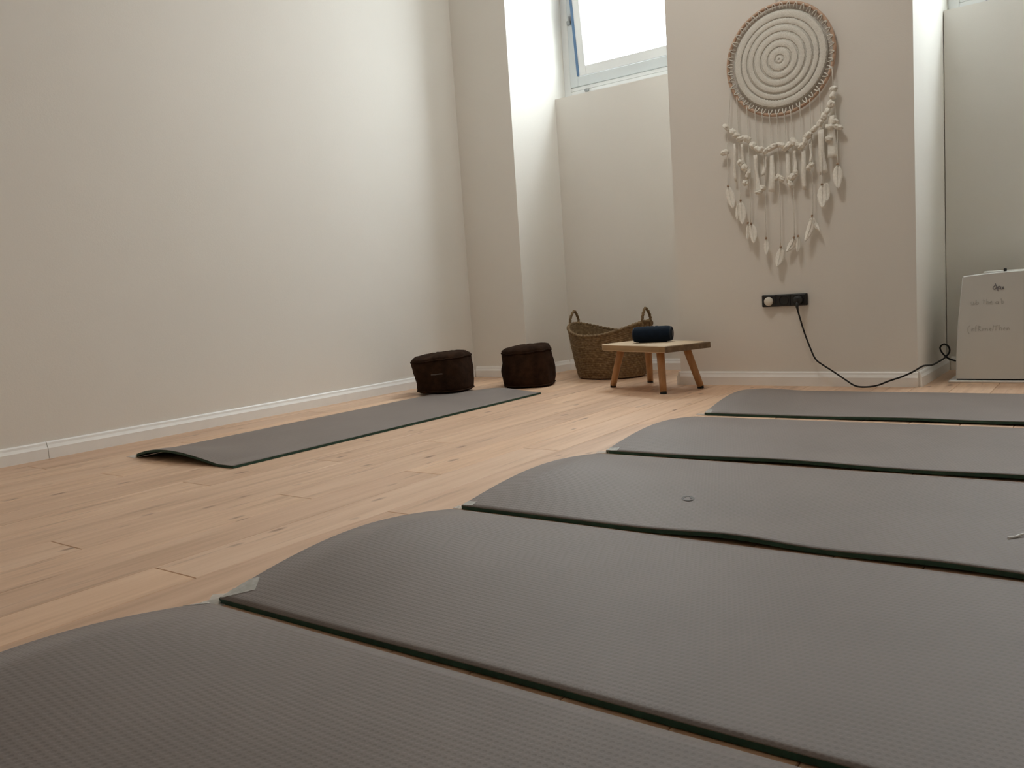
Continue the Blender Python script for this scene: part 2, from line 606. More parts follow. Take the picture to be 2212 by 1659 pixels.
# ------------------------------------------------------------------ unseen fill lamp, added on the ceiling to brighten the pier
def added_fill_lamp(x_, y_, label, strength, color):
    lp = thing('added_fill_lamp', label, 'lamp', (x_, y_, CEIL), 0, 'added fill lamps')
    obj('base_ring', Lt([(0, 0), (0.27, 0), (0.275, -0.01), (0.275, -0.05), (0.262, -0.055), (0.262, -0.02), (0, -0.02)], 48), 'pvc', lp, True)
    t = NT('fill_lamp_diffuser')
    n_ = noise_tex(t, t.coord(), 5, 2)
    t.set((0.8, 0.8, 0.78), 0.4)
    t.p.inputs['Emission Color'].default_value = (*color, 1)
    t.p.inputs['Emission Strength'].default_value = strength
    M['lamp'] = t.m
    obj('diffuser', Lt([(0.258, -0.03), (0.255, -0.06), (0.22, -0.085), (0.14, -0.10), (0, -0.105)], 48), 'lamp', lp, True)


added_fill_lamp(-1.45, 2.60, 'round white fill lamp added on the unseen ceiling to brighten the pier', 25.0, (1.0, 0.95, 0.88))


# ------------------------------------------------------------------ yoga mats
TH_B, TH_T = 0.0080, 0.0011


def make_mat(label, x0, x1, y0, y1, zf, along='x', nx=150, ny=36, hide_tag=None, group='yoga mats laid in a row'):
    """zf(s, t): lift of the mat over the floor; s metres from the curled end, t 0..1 across from near edge."""
    ox, oy = (x0 + x1) / 2, (y0 + y1) / 2
    th = thing('yoga_mat', label, 'yoga mat', (ox, oy, 0), 0, group)

    def layer(za, zb):
        bm = bmesh.new()
        L = x1 - x0 if along == 'x' else y1 - y0
        lo, hi = [], []
        for i in range(nx + 1):
            u = (i / nx) ** 1.5          # denser at the curled end
            ra, rb = [], []
            for j in range(ny + 1):
                t = j / ny
                if along == 'x':
                    X, Y = x0 + u * (x1 - x0), y0 + t * (y1 - y0)
                else:
                    X, Y = x0 + t * (x1 - x0), y0 + u * (y1 - y0)
                z = zf(u * L, t) + 0.0006
                ra.append(bm.verts.new((X - ox, Y - oy, z + za)))
                rb.append(bm.verts.new((X - ox, Y - oy, z + zb)))
            lo.append(ra)
            hi.append(rb)
        for i in range(nx):
            for j in range(ny):
                bm.faces.new((lo[i][j], lo[i][j + 1], lo[i + 1][j + 1], lo[i + 1][j]))
                bm.faces.new((hi[i][j], hi[i + 1][j], hi[i + 1][j + 1], hi[i][j + 1]))
        for i in range(nx):
            for j in (0, ny):
                bm.faces.new((lo[i][j], lo[i + 1][j], hi[i + 1][j], hi[i][j]))
        for j in range(ny):
            for i in (0, nx):
                bm.faces.new((lo[i][j], lo[i][j + 1], hi[i][j + 1], hi[i][j]))
        return bm

    u = obj('underside_layer', layer(0, TH_B), 'green', th)
    u['label'] = 'dark green rubber underside'
    t = obj('top_layer', layer(TH_B, TH_B + TH_T), 'mat', th)
    for o in (u, t):
        for p in o.data.polygons:
            p.use_smooth = abs(p.normal.z) > 0.5
    return th


def curl(A, decay=0.30, edge=0.78, skew=1.0):
    def f(s, t):
        b = math.sin(PI * t ** skew)
        g = (edge + (1 - edge) * sstep(0, 0.09, s)) * math.exp(-(s / decay) ** 2)
        return A * b * g
    return f


def bumps(lst):
    """list of (s0, width, height, reach): the near edge lifts by height around s0."""
    def f(s, t):
        z = 0
        for s0, wd, h, reach in lst:
            z += h * math.exp(-((s - s0) / wd) ** 2) * math.exp(-(t / reach) ** 2)
        return z
    return f


def add(*fs):
    return lambda s, t: sum(f(s, t) for f in fs)


MX0, MX1 = -1.262, 0.545
ROW = [
    ('taupe yoga mat nearest the camera, cut off by the bottom of the photo', 0.150, 0.790, add(curl(0.052), bumps([(1.2, 0.3, 0.003, 0.2)]))),
    ('taupe dimpled yoga mat filling the foreground, second from the camera', 0.812, 1.442, add(curl(0.047), bumps([(0.6, 0.25, 0.002, 0.2), (1.2, 0.3, 0.002, 0.2)]))),
    ('taupe yoga mat with a small printed oval mark, third from the camera', 1.474, 2.116, add(curl(0.036), bumps([(0.66, 0.12, 0.009, 0.15), (1.02, 0.14, 0.006, 0.16)]))),
    ('taupe yoga mat fourth from the camera, in front of the mat by the pier', 2.162, 2.816, add(curl(0.034), bumps([(0.55, 0.22, 0.007, 0.15), (1.1, 0.2, 0.006, 0.15)]))),
    ('taupe yoga mat farthest back in the row, along the pier and white appliance', 2.902, 3.545, add(curl(0.046), bumps([(0.7, 0.2, 0.005, 0.15), (1.1, 0.2, 0.005, 0.15)]))),
]
mats = []
for lab, ya, yb, fn in ROW:
    mats.append(make_mat(lab, MX0, MX1, ya, yb, fn))


def side_lift(s, t):
    # near end arches over its left part, far end swells a little over its right part
    tt = min(1.0, t / 0.86)
    near = 0.030 * math.sin(PI * tt ** 0.78) * math.exp(-(s / 0.16) ** 2)
    sf = 1.765 - s
    far = 0.020 * max(0.0, math.sin(PI * sstep(0.16, 1.0, t))) * math.exp(-((sf - 0.02) / 0.13) ** 2)
    return near + far


mat_f = make_mat('taupe yoga mat lying alone along the plain wall, green underside showing', -2.885, -2.305, 1.585, 3.35, side_lift, 'y', group='yoga mats on the oak floor')

# printed oval and marks on the mats
def ring_mark(parent, cx, cy, z, rx, ry, wd, rot, name='printed_mark'):
    bm = bmesh.new()
    n = 40
    R = Matrix.Rotation(rot, 3, 'Z')
    loops = []
    for k in range(n):
        th = 2 * PI * k / n
        wv = wd * (1 + 0.35 * math.sin(3 * th + 1))
        row = []
        for f, zz in ((0, 0), (0, 0.0005), (1, 0.0005), (1, 0)):
            a, b = rx - f * wv, ry - f * wv
            row.append(bm.verts.new(R @ V((a * math.cos(th), b * math.sin(th), 0)) + V((cx, cy, z + zz))))
        loops.append(row)
    for k in range(n):
        A, C = loops[k], loops[(k + 1) % n]
        for j in range(4):
            bm.faces.new((A[j], A[(j + 1) % 4], C[(j + 1) % 4], C[j]))
    o = obj(name, bm, 'stain', parent)
    o.location = -V(parent.location)
    o['label'] = 'small dark oval ring print'
    return o




# ------------------------------------------------------------------ clear tape at the mat corners
def mat_height(k, X, Y):
    if k == 'f':
        if -2.885 <= X <= -2.305 and 1.585 <= Y <= 3.35:
            return side_lift(Y - 1.585, (X + 2.885) / 0.58) + 0.0006 + TH_B + TH_T
        return 0
    lab, ya, yb, fn = ROW[k]
    if MX0 <= X <= MX1 and ya <= Y <= yb:
        return fn(X - MX0, (Y - ya) / (yb - ya)) + 0.0006 + TH_B + TH_T
    return 0


def tape(label, ks, cx, cy, ang, ln, wd):
    bm = bmesh.new()
    nu, nv = 28, 12
    ca, sa = math.cos(ang), math.sin(ang)
    top, bot = [], []
    for i in range(nu + 1):
        rt, rb = [], []
        for j in range(nv + 1):
            u = (i / nu - 0.5) * ln
            v = (j / nv - 0.5) * wd * (1 + 0.04 * math.sin(i * 1.9))
            X, Y = cx + u * ca - v * sa, cy + u * sa + v * ca
            z = max([mat_height(k, X, Y) for k in ks] + [0.0])
            rt.append(bm.verts.new((X - cx, Y - cy, z + 0.0013)))
            rb.append(bm.verts.new((X - cx, Y - cy, z + 0.0007)))
        top.append(rt)
        bot.append(rb)
    for i in range(nu):
        for j in range(nv):
            bm.faces.new((top[i][j], top[i + 1][j], top[i + 1][j + 1], top[i][j + 1]))
            bm.faces.new((bot[i][j], bot[i][j + 1], bot[i + 1][j + 1], bot[i + 1][j]))
    for i in range(nu):
        for j in (0, nv):
            bm.faces.new((top[i][j], top[i + 1][j], bot[i + 1][j], bot[i][j]))
    for j in range(nv):
        for i in (0, nu):
            bm.faces.new((top[i][j], top[i][j + 1], bot[i][j + 1], bot[i][j]))
    o = tag(obj('tape_strip', bm, 'tape'), label, 'tape', 'clear tape strips at the mat corners')
    o.location = (cx, cy, 0)
    return o


tape('clear tape strip on the corner of the second mat from the camera', [1], -1.262, 0.842, 0.75, 0.085, 0.050)
tape('clear tape strip on the far corner of the mat nearest the camera', [0], -1.284, 0.750, 1.30, 0.14, 0.046)
tape('clear tape strip on the near corner of the mat with the oval mark', [2], -1.262, 1.487, 0.1, 0.055, 0.024)
tape('clear tape strip on the far corner of the mat with the oval mark', [2], -1.285, 2.045, 1.1, 0.06, 0.02)
tape('clear tape strip on the corner of the fourth mat from the camera', [3], -1.262, 2.174, 0.1, 0.07, 0.026)
tape('clear tape strip on the corner of the mat farthest back in the row', [4], -1.268, 2.916, 0.1, 0.06, 0.03)
tape('clear tape strip on the corner of the single mat by the wall', ['f'], -2.908, 1.594, -0.1, 0.066, 0.034)

ring_mark(mats[2], -0.793, 1.712, mat_height(2, -0.793, 1.712) + 0.0004, 0.014, 0.022, 0.006, 0.5)

# small white scrap on the third mat, cut by the frame
bm = bmesh.new()
z = mat_height(2, -0.15, 1.68) + 0.002
tube(bm, catmull([(-0.162, 1.664, z), (-0.152, 1.676, z), (-0.142, 1.690, z + 0.002), (-0.126, 1.696, z + 0.003), (-0.11, 1.69, z)], 5), 0.0022, 6)
tag(obj('paper_scrap', bm, 'thread'), 'thin white curl lying on the third mat at the right frame edge', 'scrap')


# ------------------------------------------------------------------ meditation cushions
def cushion(label, loc, r, h, rot, seed, tagged, lean, squash):
    th = thing('meditation_cushion', label, 'cushion', loc, rot, 'brown plush cushions by the corner')
    sd = V((seed * 3.1, seed * 1.7, seed))

    def fn(t, rr, z):
        k = rr / r
        ex = 3.0
        c, s = math.cos(t), math.sin(t)
        sup = (abs(c) ** ex + abs(s) ** ex) ** (-1 / ex)
        q = rr * (1 + (sup - 1) * squash)
        n = noise.noise(V((c * 1.3, s * 1.3, z * 9)) + sd) * 0.012 + noise.noise(V((c * 4, s * 4, z * 26)) + sd) * 0.005
        q *= 1 + (n / r) * (0.3 + 0.7 * k)
        f = z / h
        zz = z + (lean * q * math.cos(t - 0.4) / r * 0.010 + noise.noise(V((q * c * 11, q * s * 11, 0)) + sd) * 0.010 + abs(noise.noise(V((q * c * 26, q * s * 14, 2)) + sd)) * 0.012) * f * f
        return (q * c - lean * 0.012 * f, q * s, zz)

    prof = [(0, 0.0), (r * 0.6, 0.0), (r * 0.88, 0.001), (r * 0.96, 0.010)]
    for i in range(1, 12):
        f = i / 12
        prof.append((r * (0.980 + 0.025 * math.sin(PI * f)), 0.010 + f * (h * 0.86)))
    body = obj('body', Lt(prof, 56, fn=fn), 'plush', th, True)
    top = [(r * 0.984, h * 0.84), (r * 0.980, h * 0.885), (r * 0.96, h * 0.925), (r * 0.91, h * 0.955), (r * 0.80, h * 0.985), (r * 0.62, h * 1.005), (r * 0.38, h * 1.01), (r * 0.14, h * 1.0), (0, h * 1.0)]
    obj('top_panel', Lt(top, 56, fn=fn), 'plush', th, True)
    for zz, rr in ((h * 0.87, r * 0.988), (0.012, r * 0.975)):
        pts = [V(fn(2 * PI * k / 72, rr, zz)) for k in range(72)]
        obj('piping', T(pts, 0.0034, 6, True), 'plush', th, True)
    if tagged:
        pts = [V(fn(tagged + k * 0.05, r * 1.012, h * 0.52)) for k in range(9)]
        bm = bmesh.new()
        rows = [[bm.verts.new(p + V((0, 0, dz)) + V((p.x, p.y, 0)).normalized() * o_) for p in pts] for dz, o_ in ((-0.003, 0), (0.003, 0), (0.003, 0.002), (-0.003, 0.002))]
        for i in range(8):
            for j in range(4):
                bm.faces.new((rows[j][i], rows[j][i + 1], rows[(j + 1) % 4][i + 1], rows[(j + 1) % 4][i]))
        for i in (0, 8):
            bm.faces.new([rows[j][i] for j in range(4)])
        z = obj('side_zip', bm, 'tag', th)
        z['label'] = 'pale zip line on the side'
    return th


cushion('slouched dark brown plush cushion at the end of the single mat', (-2.900, 3.335, 0.0098), 0.146, 0.200, 0.25, 1.0, -1.55, 1.2, 0.85)
cushion('upright dark brown plush cushion beside the woven basket', (-2.590, 3.660, 0.0), 0.136, 0.214, 0.45, 5.0, 0, 0.5, 0.9)


# ------------------------------------------------------------------ woven basket
bk = thing('woven_basket', 'brown seagrass basket with two loop handles behind the stool', 'basket', (-2.318, 4.085, 0), math.radians(-6))
BH0, BHA = 0.232, 0.062
RX0, RX1, RY0, RY1 = 0.192, 0.246, 0.168, 0.205


def bk_pt(t, v, dr=0.0):
    c, s = math.cos(t), math.sin(t)
    e = v ** 0.8
    rx, ry = RX0 + (RX1 - RX0) * e + dr, RY0 + (RY1 - RY0) * e + dr
    H = BH0 + BHA * abs(c) ** 2.2
    return V((rx * c, ry * s, 0.006 + v * H))


bm = bmesh.new()
NT_, NV = 216, 104
rows_n = 24
grid = []
for j in range(NV + 1):
    v = j / NV
    ring = []
    for i in range(NT_):
        t = 2 * PI * i / NT_
        rowf = v * rows_n
        row = math.floor(rowf)
        coil = math.sin(PI * (rowf - row))
        tw = 0.5 + 0.5 * math.sin(t * 54 + (row % 2) * PI + (rowf - row) * 1.6)
        ring.append(bm.verts.new(bk_pt(t, v, 0.0045 * coil ** 0.6 * (0.35 + 0.65 * tw) + 0.0022 * noise.noise(V((t * 7, v * 16, 0))))))
    grid.append(ring)
inner = []
for j in range(0, NV + 1, 4):
    v = j / NV
    inner.append([bm.verts.new(bk_pt(2 * PI * i / NT_, max(v, 0.02), -0.009 + 0.002 * math.sin(2 * PI * i / NT_ * 54 + j * PI / 4))) for i in range(NT_)])
for G in (grid, inner):
    for A, C in zip(G, G[1:]):
        for i in range(NT_):
            k = (i + 1) % NT_
            bm.faces.new((A[i], A[k], C[k], C[i]))
for A, C in ((grid[-1], inner[-1]),):
    for i in range(NT_):
        k = (i + 1) % NT_
        bm.faces.new((A[i], A[k], C[k], C[i]))
bm.faces.new(grid[0][::-1])
bm.faces.new(inner[0])
obj('woven_body', bm, 'basket', bk, True)
pts = [bk_pt(2 * PI * i / 220, 1.0, -0.002) + V((0, 0, 0.003)) for i in range(220)]
obj('rim', T(pts, 0.0085, 8, True, lambda i, k: 1 + 0.28 * math.sin(i * 1.9 + k * PI / 4)), 'basket', bk, True)
for t0 in (PI, 0.0):
    a, b = bk_pt(t0 - 0.20, 0.97, 0.004), bk_pt(t0 + 0.20, 0.97, 0.004)
    m_ = bk_pt(t0, 1.0, 0.004)
    lift = 0.074
    ctl = [a + V((0, 0, -0.045)), a, m_ + (a - m_) * 0.82 + V((0, 0, lift * 0.62)), m_ + V((0, 0, lift)) - V((m_.x, m_.y, 0)).normalized() * 0.008,
           m_ + (b - m_) * 0.82 + V((0, 0, lift * 0.62)), b, b + V((0, 0, -0.045))]
    obj('handle', T(catmull(ctl, 10), 0.0075, 8, False, lambda i, k: 1 + 0.22 * math.sin(i * 1.7 + k * PI / 4)), 'basket', bk, True)


# ------------------------------------------------------------------ stool and speaker
SA = math.radians(-23)
SX, SY, SZ = -1.812, 3.592, 0.222
st = thing('wooden_stool', 'low wooden stool with pale plank top and four splayed legs', 'stool', (SX, SY, 0), SA)
bm = bmesh.new()
L2, W2, TK = 0.243, 0.140, 0.030
n = 44
out = []
for k in range(n):     # hand-cut slab: nearly straight front, wavy live edges elsewhere
    t = 2 * PI * k / n
    c, s = math.cos(t), math.sin(t)
    ex = 9
    q = (abs(c) ** ex + abs(s) ** ex) ** (-1 / ex)
    out.append((c * q * (L2 + 0.004 * math.sin(5 * t)), s * q * (W2 + 0.003 * math.sin(7 * t + 1))))
rings = []
for f, z in ((0.985, -TK), (1.0, -TK + 0.003), (1.0, -0.003), (0.985, 0.0)):
    rings.append([bm.verts.new((x_ * f, y_ * f, SZ + z)) for x_, y_ in out])
for A, C in zip(rings, rings[1:]):
    for i in range(n):
        bm.faces.new((A[i], A[(i + 1) % n], C[(i + 1) % n], C[i]))
bm.faces.new(rings[0][::-1])
bm.faces.new(rings[-1])
sp_ = obj('seat_plank', bm, 'top', st)
sp_.data.materials.append(M['shaded_side'])
for p in sp_.data.polygons:
    if abs(p.normal.z) < 0.5:
        p.material_index = 1  # side faces get the darker wood: shade painted in
e = obj('end_board', B(L2 - 0.004, L2 + 0.010, -W2 + 0.006, W2 - 0.006, SZ - TK + 0.001, SZ - 0.001, bev=0.003), 'edge', st)  # end board in a darker brown than the seat top
e['label'] = 'darker end grain edge'
# feet from the floor marks, in stool coordinates
ca, sa = math.cos(-SA), math.sin(-SA)
for fx, fy in ((-2.062, 3.640), (-1.686, 3.432), (-1.957, 3.840), (-1.600, 3.648)):
    dx, dy = fx - SX, fy - SY
    lx, ly = dx * ca - dy * sa, dx * sa + dy * ca
    foot = V((lx, ly, 0.010))
    head = V((lx * 0.76, ly * 0.70, SZ - TK + 0.002))
    lg = obj('leg', T([head, head.lerp(foot, 0.3), head.lerp(foot, 0.7), foot], lambda t: 0.0185 - 0.003 * t, 14), 'leg', st, True)
    obj('foot_cap', T([foot + (head - foot) * 0.012, foot + V((0, 0, -0.010))], 0.0150, 12), 'rubber', lg)

# speaker lying on the stool
SPK = (-1.825, 3.63, SZ)
spk = thing('portable_speaker', 'dark navy cylindrical portable speaker lying on the stool', 'speaker', SPK, math.radians(14))
SL, SR = 0.096, 0.0375
prof = [(SR * 0.0, -SL * 0.93), (SR * 0.55, -SL * 0.93), (SR * 0.62, -SL), (SR * 0.76, -SL * 0.985), (SR * 0.90, -SL * 0.92), (SR * 0.97, -SL * 0.83), (SR, -SL * 0.70)]
full = prof + [(SR * 1.0, 0.0)] + [(r_, -z_) for r_, z_ in prof[::-1]]
bm = Lt(full, 40, 'X')
bmesh.ops.translate(bm, verts=bm.verts, vec=(0, 0, SR + 0.002))
obj('body', bm, 'spk', spk, True)
for s in (-1, 1):
    bm = Lt([(0, 0.004), (SR * 0.4, 0.006), (SR * 0.52, 0.0), (SR * 0.56, -0.004)], 32, 'X')
    for v in bm.verts:
        v.co = V((s * (SL * 0.93 + v.co.x), v.co.y, v.co.z + SR + 0.002))
    obj('bass_radiator', bm, 'navy', spk, True)
    bm = bmesh.new()
    tube(bm, [V((s * SL * 0.93, math.cos(2 * PI * k / 40) * SR * 0.87, SR + 0.002 + math.sin(2 * PI * k / 40) * SR * 0.87)) for k in range(40)], 0.0022, 6, True)
    obj('end_ring', bm, 'navy', spk, True)
obj('foot_strip', B(-SL * 0.7, SL * 0.7, -0.012, 0.012, 0.0, 0.006, bev=0.002), 'navy', spk)
for k in range(3):
    obj('button', B(-0.03 + k * 0.022, -0.017 + k * 0.022, -0.006, 0.006, SR * 2 - 0.001, SR * 2 + 0.0035, bev=0.001), 'navy', spk)


# ------------------------------------------------------------------ wall hanging (dream catcher)
HX, HZ, HR = -1.222, 1.432, 0.232
dc = thing('dream_catcher', 'large ivory crochet dream catcher with feathers hanging on the pier', 'wall hanging', (HX, 3.78, HZ))
dcY = -0.016


def P2(x_, z_, dy=0.0):
    return V((x_ - HX, dcY + dy, z_ - HZ))


ring = [V((HR * math.cos(2 * PI * k / 96), dcY, HR * math.sin(2 * PI * k / 96))) for k in range(96)]
hoop = obj('hoop', T(ring, 0.0075, 10, True), 'hoop', dc, True)
hoop['label'] = 'thin brown wooden hoop'
# lacing that ties the doily to the hoop
NL = 44
for k in range(NL):
    t = 2 * PI * (k + 0.5) / NL
    d = V((math.cos(t), 0, math.sin(t)))
    n_ = V((-math.sin(t), 0, math.cos(t)))
    a = d * (HR - 0.022) + V((0, dcY, 0))
    ctl = [a - n_ * 0.0075, a + d * 0.013 - n_ * 0.006 + V((0, -0.005, 0)), a + d * 0.022 + V((0, -0.0095, 0)), a + d * 0.013 + n_ * 0.006 + V((0, -0.005, 0)), a + n_ * 0.0075]
    obj('lace_loop', T(catmull(ctl, 3), 0.0026, 5), 'cotton', dc, True)
# doily: proud crochet rounds over a fine net
RINGS = [(0.009, 0.012), (0.034, 0.028), (0.066, 0.026), (0.0975, 0.026), (0.128, 0.024), (0.157, 0.022), (0.186, 0.030)]
for rc, wd in RINGS:
    n = max(24, int(rc * 900))
    bm = bmesh.new()
    sec = 8
    loops = []
    for k in range(n):
        t = 2 * PI * k / n
        row = []
        for j in range(sec):
            q = 2 * PI * j / sec
            rr = rc + wd / 2 * math.cos(q) * (1 + 0.10 * (-1) ** k)
            row.append(bm.verts.new((rr * math.cos(t), dcY - 0.0005 + 0.0026 * math.sin(q), rr * math.sin(t))))
        loops.append(row)
    for k in range(n):
        A, C = loops[k], loops[(k + 1) % n]
        for j in range(sec):
            bm.faces.new((A[j], A[(j + 1) % sec], C[(j + 1) % sec], C[j]))
    obj('crochet_round', bm, 'cotton', dc, True)
bm = Lt([(0.0, dcY), (0.205, dcY), (0.205, dcY + 0.0022), (0.0, dcY + 0.0022)], 96, 'Y')
obj('crochet_base', bm, 'cotton2', dc, True)
# hanging loop and nail above
obj('hanging_loop', T(catmull([(-0.012, dcY, HR), (-0.010, dcY, HR + 0.05), (0, dcY, HR + 0.085), (0.010, dcY, HR + 0.05), (0.012, dcY, HR)], 6), 0.0022, 6), 'cotton', dc, True)
obj('nail', T([V((0, 0.0, HR + 0.082)), V((0, dcY - 0.006, HR + 0.082))], 0.003, 8), 'grey', dc)


def cord(pts, r_=0.0019):
    obj('cord', T(catmull(pts, 6), r_, 6), 'cotton', dc, True)


FEATOP = [(-1.471, 0.916), (-1.415, 0.840), (-1.371, 0.738), (-1.303, 0.665), (-1.238, 0.618), (-1.177, 0.656), (-1.095, 0.740), (-1.053, 0.869), (-0.987, 0.945)]
for x_, z_ in FEATOP:
    dx = x_ - HX
    if abs(dx) < HR * 0.93:
        top = (x_, HZ - math.sqrt(HR * HR - dx * dx) + 0.003)
    else:
        top = (HX + math.copysign(HR * 0.955, dx), HZ - HR * 0.33)
    cord([P2(*top, -0.009), P2(x_ + (top[0] - x_) * 0.35, min(top[1] - 0.07, 1.17), -0.006), P2(x_ + 0.002, (top[1] + z_) / 2 - 0.05, -0.008), P2(x_, z_, -0.010)])
for x_ in (-1.335, -1.270, -1.205, -1.138):
    dx = x_ - HX
    cord([P2(x_, HZ - math.sqrt(HR * HR - dx * dx) + 0.003, -0.009), P2(x_ + 0.001, 1.13, -0.006), P2(x_, 1.06, -0.008)])

GARL = [(-1.471, 1.185), (-1.440, 1.159), (-1.422, 1.140), (-1.404, 1.123), (-1.374, 1.118), (-1.350, 1.085), (-1.330, 1.066), (-1.311, 1.060), (-1.290, 1.052), (-1.275, 1.058), (-1.255, 1.066),
        (-1.238, 1.070), (-1.218, 1.064), (-1.202, 1.055), (-1.185, 1.064), (-1.169, 1.072), (-1.150, 1.055), (-1.135, 1.049), (-1.118, 1.068), (-1.105, 1.090), (-1.077, 1.113), (-1.053, 1.134), (-1.038, 1.155),
        (-1.022, 1.177), (-1.010, 1.202), (-1.000, 1.235), (-0.996, 1.262), (-0.994, 1.130), (-1.015, 1.110), (-0.984, 1.105)]
cord([P2(x_, z_, -0.007) for x_, z_ in GARL[:27]], 0.0025)


def fluff_mesh(seed, sx, sz, sy=0.011):
    bm = bmesh.new()
    bmesh.ops.create_icosphere(bm, subdivisions=3, radius=1.0)
    for v in bm.verts:
        c = v.co.copy()
        n_ = noise.noise(c * 1.6 + V((seed * 5.3, seed, 0))) * 0.45 + noise.noise(c * 4.2 + V((seed, seed * 2.1, 3))) * 0.30
        c *= 1 + n_
        v.co = V((c.x * sx, c.y * sy, c.z * sz))
    return bm


def fluff(x_, z_, sx, sz, rot, seed):
    bm = fluff_mesh(seed, sx, sz)
    bm.transform(Matrix.Translation(P2(x_, z_, -0.010)) @ Matrix.Rotation(rot, 4, 'Y'))
    obj('feather_tuft', bm, 'fluff', dc, True)


for i, (x_, z_) in enumerate(GARL):
    nx_, nz_ = GARL[min(i + 1, len(GARL) - 1)]
    ang = -math.atan2(nz_ - z_, nx_ - x_ + 1e-4) if i < 26 else 0.4
    fluff(x_, z_, 0.017 + 0.005 * random.random(), 0.0105 + 0.004 * random.random(), ang + random.uniform(-0.4, 0.4), i + 1)
FL = [(-1.480, 1.073, 0.020, 0.013), (-1.412, 1.017, 0.014, 0.014), (-1.392, 0.994, 0.015, 0.014), (-1.376, 0.960, 0.011, 0.022), (-1.390, 0.926, 0.013, 0.012), (-1.310, 0.892, 0.013, 0.015),
      (-1.328, 0.877, 0.018, 0.009), (-1.242, 0.930, 0.010, 0.015), (-1.228, 0.923, 0.017, 0.011), (-1.177, 0.924, 0.018, 0.014), (-1.163, 0.940, 0.009, 0.016), (-1.186, 0.894, 0.012, 0.018),
      (-1.097, 0.963, 0.015, 0.011), (-1.106, 0.952, 0.010, 0.014), (-1.021, 1.062, 0.017, 0.012)]
for i, (x_, z_, sx, sz) in enumerate(FL):
    fluff(x_, z_, sx, sz, random.uniform(-0.6, 0.6), 50 + i)

RT = [(-1.435, 1.107), (-1.401, 1.098), (-1.341, 1.042), (-1.291, 1.034), (-1.266, 1.031), (-1.198, 1.040), (-1.128, 1.040), (-1.054, 1.105), (-1.009, 1.155), (-1.166, 1.035), (-1.098, 1.054)]
RB = [(-1.439, 0.939), (-1.396, 0.999), (-1.332, 0.871), (-1.308, 0.946), (-1.269, 0.870), (-1.194, 0.901), (-1.129, 0.862), (-1.047, 0.919), (-1.008, 0.979), (-1.165, 0.946), (-1.096, 0.976)]
RW = [0.012, 0.014, 0.021, 0.015, 0.025, 0.020, 0.021, 0.031, 0.037, 0.013, 0.010]
for i, ((xa, za), (xb, zb), wd) in enumerate(zip(RT, RB, RW)):
    bm = bmesh.new()
    F_, Bk = [], []
    for k in range(9):
        f = k / 8
        p = P2(xa + (xb - xa) * f + 0.002 * math.sin(f * 7 + i), za + (zb - za) * f, -0.008 - 0.004 * math.sin(f * 5 + i))
        h_ = wd / 2 * (0.75 + 0.35 * f)
        tw = 0.35 * math.sin(f * 4 + i * 1.3)
        s_ = V((math.cos(tw), math.sin(tw), 0)) * h_
        zz = V((0, 0, 0.004 * (-1) ** i * (k == 8)))
        F_.append((bm.verts.new(p - s_ + V((0, -0.0008, 0)) + zz), bm.verts.new(p + s_ + V((0, -0.0008, 0)) - zz)))
        Bk.append((bm.verts.new(p - s_ + V((0, 0.0008, 0)) + zz), bm.verts.new(p + s_ + V((0, 0.0008, 0)) - zz)))
    for k in range(8):
        bm.faces.new((F_[k][0], F_[k][1], F_[k + 1][1], F_[k + 1][0]))
        bm.faces.new((Bk[k][0], Bk[k + 1][0], Bk[k + 1][1], Bk[k][1]))
        for s in (0, 1):
            bm.faces.new((F_[k][s], F_[k + 1][s], Bk[k + 1][s], Bk[k][s]))
    for k in (0, 8):
        bm.faces.new((F_[k][0], F_[k][1], Bk[k][1], Bk[k][0]))
    obj('ribbon', bm, 'feather', dc, True)


def feather(xa, za, xb, zb, wd, i):
    a, b = P2(xa, za, -0.010), P2(xb, zb, -0.016 - 0.012 * random.random())
    d = (b - a)
    L = d.length
    d.normalize()
    s_ = d.cross(V((0, -1, 0))).normalized()
    bm = bmesh.new()
    bend = random.uniform(-0.12, 0.12)
    cols = []
    for k in range(11):
        f = k / 10
        half = wd / 2 * (math.sin(PI * min(1, f * 0.93 + 0.05)) ** 0.62) * (1 - 0.25 * f)
        c = a + d * (L * f) + s_ * (bend * L * f * f) + V((0, 0.005 * math.sin(PI * f), 0))
        row = []
        for j in (-1, -0.5, 0, 0.5, 1):
            rag = 0.0012 * math.sin(k * 2.7 + j * 3 + i)
            row.append((bm.verts.new(c + s_ * (half * j + rag) + V((0, 0.004 * abs(j) - 0.0005, 0))), bm.verts.new(c + s_ * (half * j + rag) + V((0, 0.004 * abs(j) + 0.0007, 0)))))
        cols.append(row)
    for A, C in zip(cols, cols[1:]):
        for j in range(4):
            bm.faces.new((A[j][0], A[j + 1][0], C[j + 1][0], C[j][0]))
            bm.faces.new((A[j][1], C[j][1], C[j + 1][1], A[j + 1][1]))
        for j in (0, 4):
            bm.faces.new((A[j][0], C[j][0], C[j][1], A[j][1]))
    for R_ in (cols[0], cols[-1]):
        for j in range(4):
            bm.faces.new((R_[j][0], R_[j + 1][0], R_[j + 1][1], R_[j][1]))
    o = obj('feather', bm, 'feather', dc, True)
    obj('quill', T([a - d * 0.008 + V((0, -0.001, 0)), a + d * L * 0.5 + s_ * (bend * L * 0.25) + V((0, 0.0035, 0)), a + d * L * 0.9 + s_ * (bend * L * 0.81) + V((0, 0.001, 0))], 0.0009, 5), 'cotton', o)


